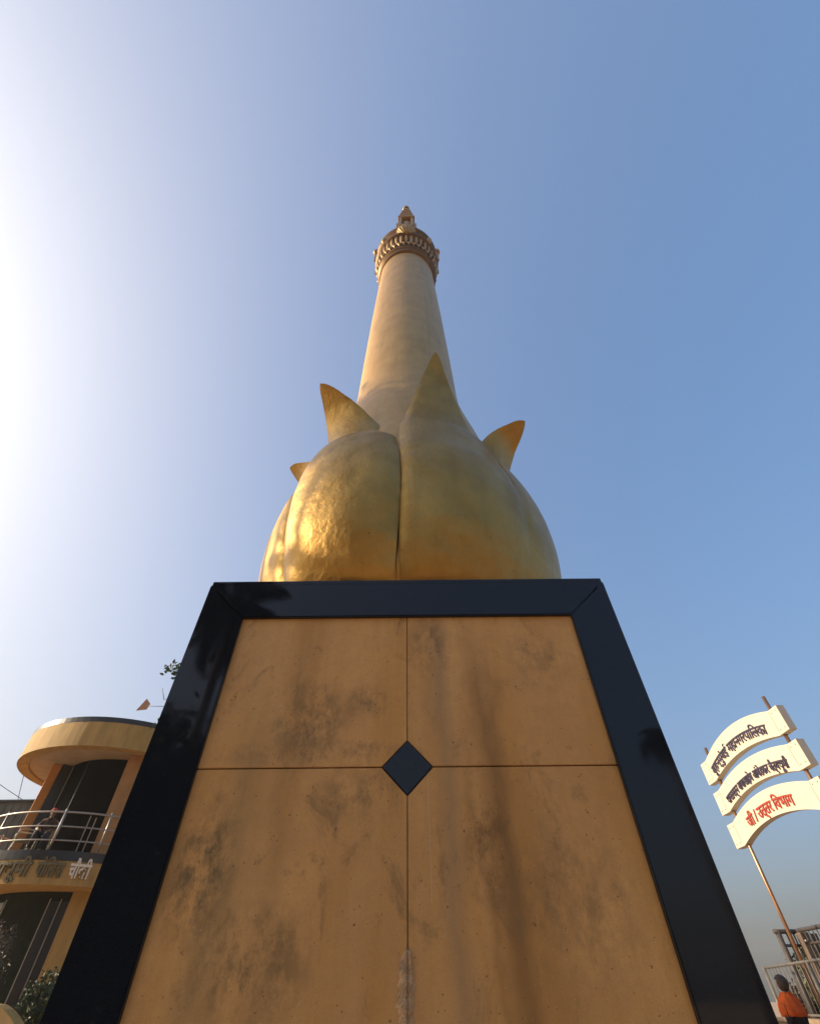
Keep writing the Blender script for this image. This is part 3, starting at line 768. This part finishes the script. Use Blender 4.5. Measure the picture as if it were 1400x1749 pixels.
obj('cap', bm, CAPR, ps, True)
def chair(loc, rz, label):
    c = thing('plastic_chair', label, 'chair', loc, rz, 'plastic chairs on the balcony')
    bm = NB(); box(bm, -.23, .23, -.22, .22, .405, .435, .01); obj('seat', bm, PLAST, c)
    bm = NB(); prism(bm, [(-.22, .44), (.22, .44), (.21, .82), (.12, .88), (-.12, .88), (-.21, .82)], .19, .215, .004); obj('backrest', bm, PLAST, c)
    for sx in (-1, 1):
        for sy in (-1, 1):
            bm = NB(); tube(bm, [(sx*.19, sy*.18, .405), (sx*.24, sy*.23, 0)], .018, 8); obj('leg', bm, PLAST, c, True)
        bm = NB(); tube(bm, [(sx*.24, .2, .66), (sx*.25, -.12, .66), (sx*.24, -.2, .60), (sx*.23, -.2, .42)], .018, 8); obj('armrest', bm, PLAST, c, True)
    return c
chair((-10.53, 15.62, H+2.872), math.radians(25), 'plastic chair under the seated person in the red cap')
chair((-11.35, 15.95, H+2.872), math.radians(-50), 'empty pale plastic armchair left of the seated person on the balcony')

# ------------------------------------------------------------------ plants
def leaf(bm, p, d, n, L, W):
    d = d.normalized(); s = d.cross(n)
    if s.length < 1e-3: s = d.cross(Vector((.3, .2, 1)))
    s.normalize(); n = s.cross(d)
    a = bm.verts.new(p); b_ = bm.verts.new(p+d*L*.45+s*W*.5+n*L*.06); c = bm.verts.new(p+d*L); e = bm.verts.new(p+d*L*.45-s*W*.5+n*L*.06)
    bm.faces.new((a, b_, c)); bm.faces.new((a, c, e))
def rv(): return Vector((rnd.gauss(0, 1), rnd.gauss(0, 1), rnd.gauss(0, 1))).normalized()
def crown(center, rad, nclump, nleaf, L, seedoff=0.0, clump=.35):
    bm = NB(); c0 = Vector(center)
    for i in range(nclump):
        v = rv(); rr = rnd.random()**.4
        c = c0+Vector((v.x*rad[0], v.y*rad[1], v.z*rad[2]))*rr
        for k in range(nleaf):
            q = rv()*rnd.random()**.5*clump*rnd.uniform(.6, 1.2)
            leaf(bm, c+q, rv()+Vector((0, 0, -.3)), rv(), L*rnd.uniform(.7, 1.3), L*.5)
    return bm
def tree(name, label, loc, trunk_h, cz, rad, nclump, nleaf, L, m, clump=.45, group=None, tr=.16):
    t = thing(name, label, 'tree', loc, 0, group)
    bm = NB(); tube(bm, [(0, 0, 0), (.05, .03, trunk_h*.5), (-.04, .02, trunk_h)], [tr, tr*.8, tr*.6], 12)
    for i in range(7):
        a = i*2.4+.3; e = Vector((math.cos(a)*rad[0]*.7, math.sin(a)*rad[1]*.7, cz+rad[2]*rnd.uniform(-.3, .5)))
        s = Vector((-.04, .02, trunk_h*rnd.uniform(.75, 1))); mid = s.lerp(e, .5)+Vector((0, 0, .12))
        tube(bm, [s, mid, e], [tr*.45, tr*.28, tr*.10], 8)
    obj('trunk', bm, BARK, t, True)
    obj('crown', crown((0, 0, cz), rad, nclump, nleaf, L, clump=clump), m, t)
    return t
def palm(label, loc, h, fr, nf=22, seed=1):
    r = random.Random(seed)
    t = thing('palm_tree', label, 'tree', loc, r.random()*6, 'palm trees behind the camera')
    bm = NB(); tube(bm, [(0, 0, 0), (.05, .0, h*.3), (.12, .05, h*.65), (.1, .1, h)], [.2, .16, .14, .13], 12); obj('trunk', bm, BARK, t, True)
    bm = NB()
    for i in range(nf):
        a = i*2.399+r.uniform(-.2, .2); el_ = r.uniform(-.3, 1.25); L = fr*r.uniform(.8, 1.1); n = 16
        p = Vector((.1, .1, h)); hd = Vector((math.cos(a), math.sin(a), 0)); e_ = el_
        for k in range(n):
            d = hd*math.cos(e_)+Vector((0, 0, math.sin(e_))); q = p+d*L/n
            tube(bm, [p, q], .014, 4, False)
            s = d.cross(Vector((0, 0, 1))).normalized()
            for sg in (-1, 1):
                leaf(bm, p.copy(), s*sg*.9+d*.55+Vector((0, 0, -.35)), Vector((0, 0, 1)), fr*.33*math.sin(math.pi*(.12+.85*k/n))+.05, .075)
                leaf(bm, p.lerp(q, .5), s*sg*.9+d*.5+Vector((0, 0, -.30)), Vector((0, 0, 1)), fr*.33*math.sin(math.pi*(.12+.85*k/n))+.05, .075)
            p = q; e_ -= (1.9+el_*.3)/n
    obj('crown', bm, LEAFD, t)
    return t
def shrub(name, label, loc, rad, nclump, nleaf, L, m, clump=.16, group=None, cz=None):
    t = thing(name, label, 'plant', loc, 0, group); cz = cz if cz else rad[2]
    bm = NB()
    for i in range(9):
        a = i*.7; tube(bm, [(0, 0, 0), (math.cos(a)*rad[0]*.3, math.sin(a)*rad[1]*.3, cz*.8), (math.cos(a)*rad[0]*.7, math.sin(a)*rad[1]*.7, cz*rnd.uniform(1, 1.5))], [.02, .014, .005], 5)
    obj('stem', bm, BARK, t, True)
    obj('foliage', crown((0, 0, cz), rad, nclump, nleaf, L, clump=clump), m, t)
    return t
# reflected in the granite: palms and a leafy mass behind the photographer
palm('palm tree behind the photographer, mirrored in the top left of the granite', (-6.6, -10.2, 0), 11.5, 2.7, 34, 3)
palm('tall palm tree far behind, mirrored in the right granite border', (13.75, -22.0, 0), 11.2, 1.7, 26, 8)
tree('shade_tree', 'dense shade tree behind the photographer, mirrored black in the left granite border', (-9.4, -11.5, 0), 3.4, 4.9, (4.3, 3.0, 3.5), 520, 34, .34, LEAFD, .8, tr=.3)
tree('shade_tree', 'lower shade tree behind the photographer on the far left', (-16.5, -9.0, 0), 3.0, 4.6, (4.0, 3.0, 3.0), 260, 30, .34, LEAFD, .8, tr=.3)

shrub('filler_hedge', 'dark leafy filler added unseen behind the photographer to blacken the lower left granite reflection', (-7.2, -8.2, 0), (3.6, 1.1, 1.9), 520, 30, .2, LEAFD, .45, cz=1.9)  # unseen filler, added to close bright gaps in the mirrored lower left
lt = tree('leafy_tree', 'tall loose leafy tree left of the monument that throws dappled shade on the golden bud', (-13.5, 2.9, 0), 5.6, 10.75, (2.2, 2.3, .75), 190, 26, .26, LEAF, .42, tr=.22)
obj('lower_crown', crown((.2, .1, 7.15), (2.3, 2.5, 1.1), 240, 26, .26, clump=.42), LEAF, lt)
# sprig that shows past the left edge of the pedestal
tb = tree('leafy_tree', 'small leafy tree mostly hidden behind the pedestal, one sprig showing at its left edge', (-5.9, 13.6, 0), 4.6, H+5.6, (1.25, 1.2, 1.5), 90, 26, .16, LEAF, .32, tr=.1)
bm = NB()
sp0 = Vector((-6.6, 13.6, H+6.9)); sp1 = Vector((-7.68, 13.6, H+7.35))
tube(bm, [sp0, sp0.lerp(sp1, .5)+Vector((0, 0, .08)), sp1], [.03, .018, .008], 6)
rnd = random.Random(5)
for i in range(110):
    c = sp0.lerp(sp1, rnd.uniform(.45, 1.08))+rv()*rnd.random()*.30
    leaf(bm, c, rv(), rv(), .17, .09)
o = obj('branch', bm, LEAF, tb); o.location = Vector((5.9, -13.6, 0))

shrub('shrub', 'green bushy shrub at the foot of the police post beside the pedestal', (-7.15, 12.9, .7), (.38, .4, .5), 130, 24, .07, LEAFD, .13, cz=.70)
shrub('shrub', 'dry brown shrub in front of the grey glazing at the lower left corner', (-8.85, 13.2, .9), (.42, .4, .7), 90, 16, .07, DRY, .16, cz=1.05)
# mustard planter wall, its top sweeping down on the right
pl = thing('planter_wall', 'mustard painted planter wall with its curved top sweeping down beside the pedestal', 'wall', (-7.5, 12.2, 0))
bm = NB()
n = 26; pts = []
for i in range(n+1):
    x = -3.0+3.7*i/n
    pts.append((x, H+.05 if x < -.1 else H+.05-.45*((x+.1)/.8)**1.5))
prism(bm, [(-3.0, 0)]+pts+[(.7, 0)], -.16, .16, .012); obj('wall', bm, MUST, pl)

# right side: parapet with railing, gate behind, bushes
def railing(name, label, a, b, z0, z1, bars, m, rt_=.03, rb=.011, posts=(), mid=None, group=None, dbl=False):
    a, b = Vector(a), Vector(b); L = (b-a).length
    t = thing(name, label, 'railing', (a.x, a.y, 0), math.atan2(b.y-a.y, b.x-a.x), group)
    bm = NB(); tube(bm, [(-.05, 0, z1), (L, 0, z1)], rt_, 10); obj('top_rail', bm, m, t, True)
    bm = NB(); tube(bm, [(0, 0, z0), (L, 0, z0)], rt_*.8, 10); obj('bottom_rail', bm, m, t, True)
    if mid: bm = NB(); tube(bm, [(0, 0, mid), (L, 0, mid)], rt_*.6, 8); obj('middle_rail', bm, m, t, True)
    for i in range(bars):
        x = L*(i+.5)/bars; bm = NB(); tube(bm, [(x, 0, z0), (x, 0, z1)], rb, 6); obj('bar', bm, m, t, True)
    for p in posts:
        bm = NB(); tube(bm, [(p*L, 0, 0), (p*L, 0, z1+.02)], rt_*1.4, 10); obj('post', bm, m, t, True)
    return t
zr = H+.60
railing('railing', 'grey painted railing with thin vertical bars on the brown parapet', (9.55, 17.7, 0), (8.55, 12.0, 0), H-.25, zr, 25, PAINTG, .028, .010, (.0, .5, 1.0))
wl = thing('parapet', 'low brown stone parapet carrying the grey railing', 'wall', (9.55, 17.7, 0), math.atan2(12.0-17.7, 8.55-9.55))
bm = NB(); box(bm, -.2, 6.0, -.16, .16, 0, H-.38, .01); obj('wall', bm, WALLB, wl)
bm = NB(); box(bm, -.24, 6.04, -.21, .21, H-.378, H-.30, .012); obj('coping', bm, WALLB, wl)
railing('tall_railing', 'taller dark railing with a middle rail behind the left sign pole', (10.35, 16.75, 0), (10.25, 13.2, 0), H-.6, H+1.27, 19, PAINTD, .045, .014, (.0,), H+1.0)
railing('tall_railing', 'short end bay of dark railing with a round ended top rail', (9.72, 16.7, 0), (10.30, 16.78, 0), H-.6, H+1.255, 3, PAINTD, .05, .022, (.08,), H+.98)
gp = thing('gate_post', 'thick weathered brown gate post between the dark railings', 'post', (10.33, 16.6, 0))
bm = NB(); box(bm, -.11, .11, -.11, .11, 0, H+1.22, .012); obj('shaft', bm, WOODB, gp)
bm = NB(); tube(bm, [(-.06, -.12, H+1.05), (-.06, -.16, H+1.05)], .035, 10); obj('bolt', bm, STEEL, gp, True)
bm = NB(); box(bm, .22, .36, -.06, .06, 0, H+1.2, .01); obj('side_bar', bm, PAINTD, gp)
shrub('bush', 'olive green bush behind the dark railing at the lower right edge', (11.55, 18.0, .3), (1.0, .8, .85), 260, 24, .13, LEAFY, .3, cz=1.35)
shrub('bush', 'dark brown bush behind the grey railing right of the pedestal', (10.5, 18.2, .2), (.45, .5, .5), 120, 24, .09, DRY, .2, cz=.95)
# ------------------------------------------------------------------ haze
bm = NB(); box(bm, -710, 710, -710, 710, -1, 40)
hz = obj('haze', bm, None); hz['kind'] = 'stuff'
hm = bpy.data.materials.new('haze'); hm.use_nodes = True; hn = hm.node_tree
hn.nodes.remove(hn.nodes['Principled BSDF'])
pv = hn.nodes.new('ShaderNodeVolumePrincipled'); pv.inputs['Color'].default_value = (.95, .90, .80, 1); pv.inputs['Density'].default_value = .0008
pv.inputs['Anisotropy'].default_value = .35
hn.links.new(pv.outputs[0], hn.nodes['Material Output'].inputs['Volume']); hz.data.materials.append(hm)
S.cycles.use_denoising = True
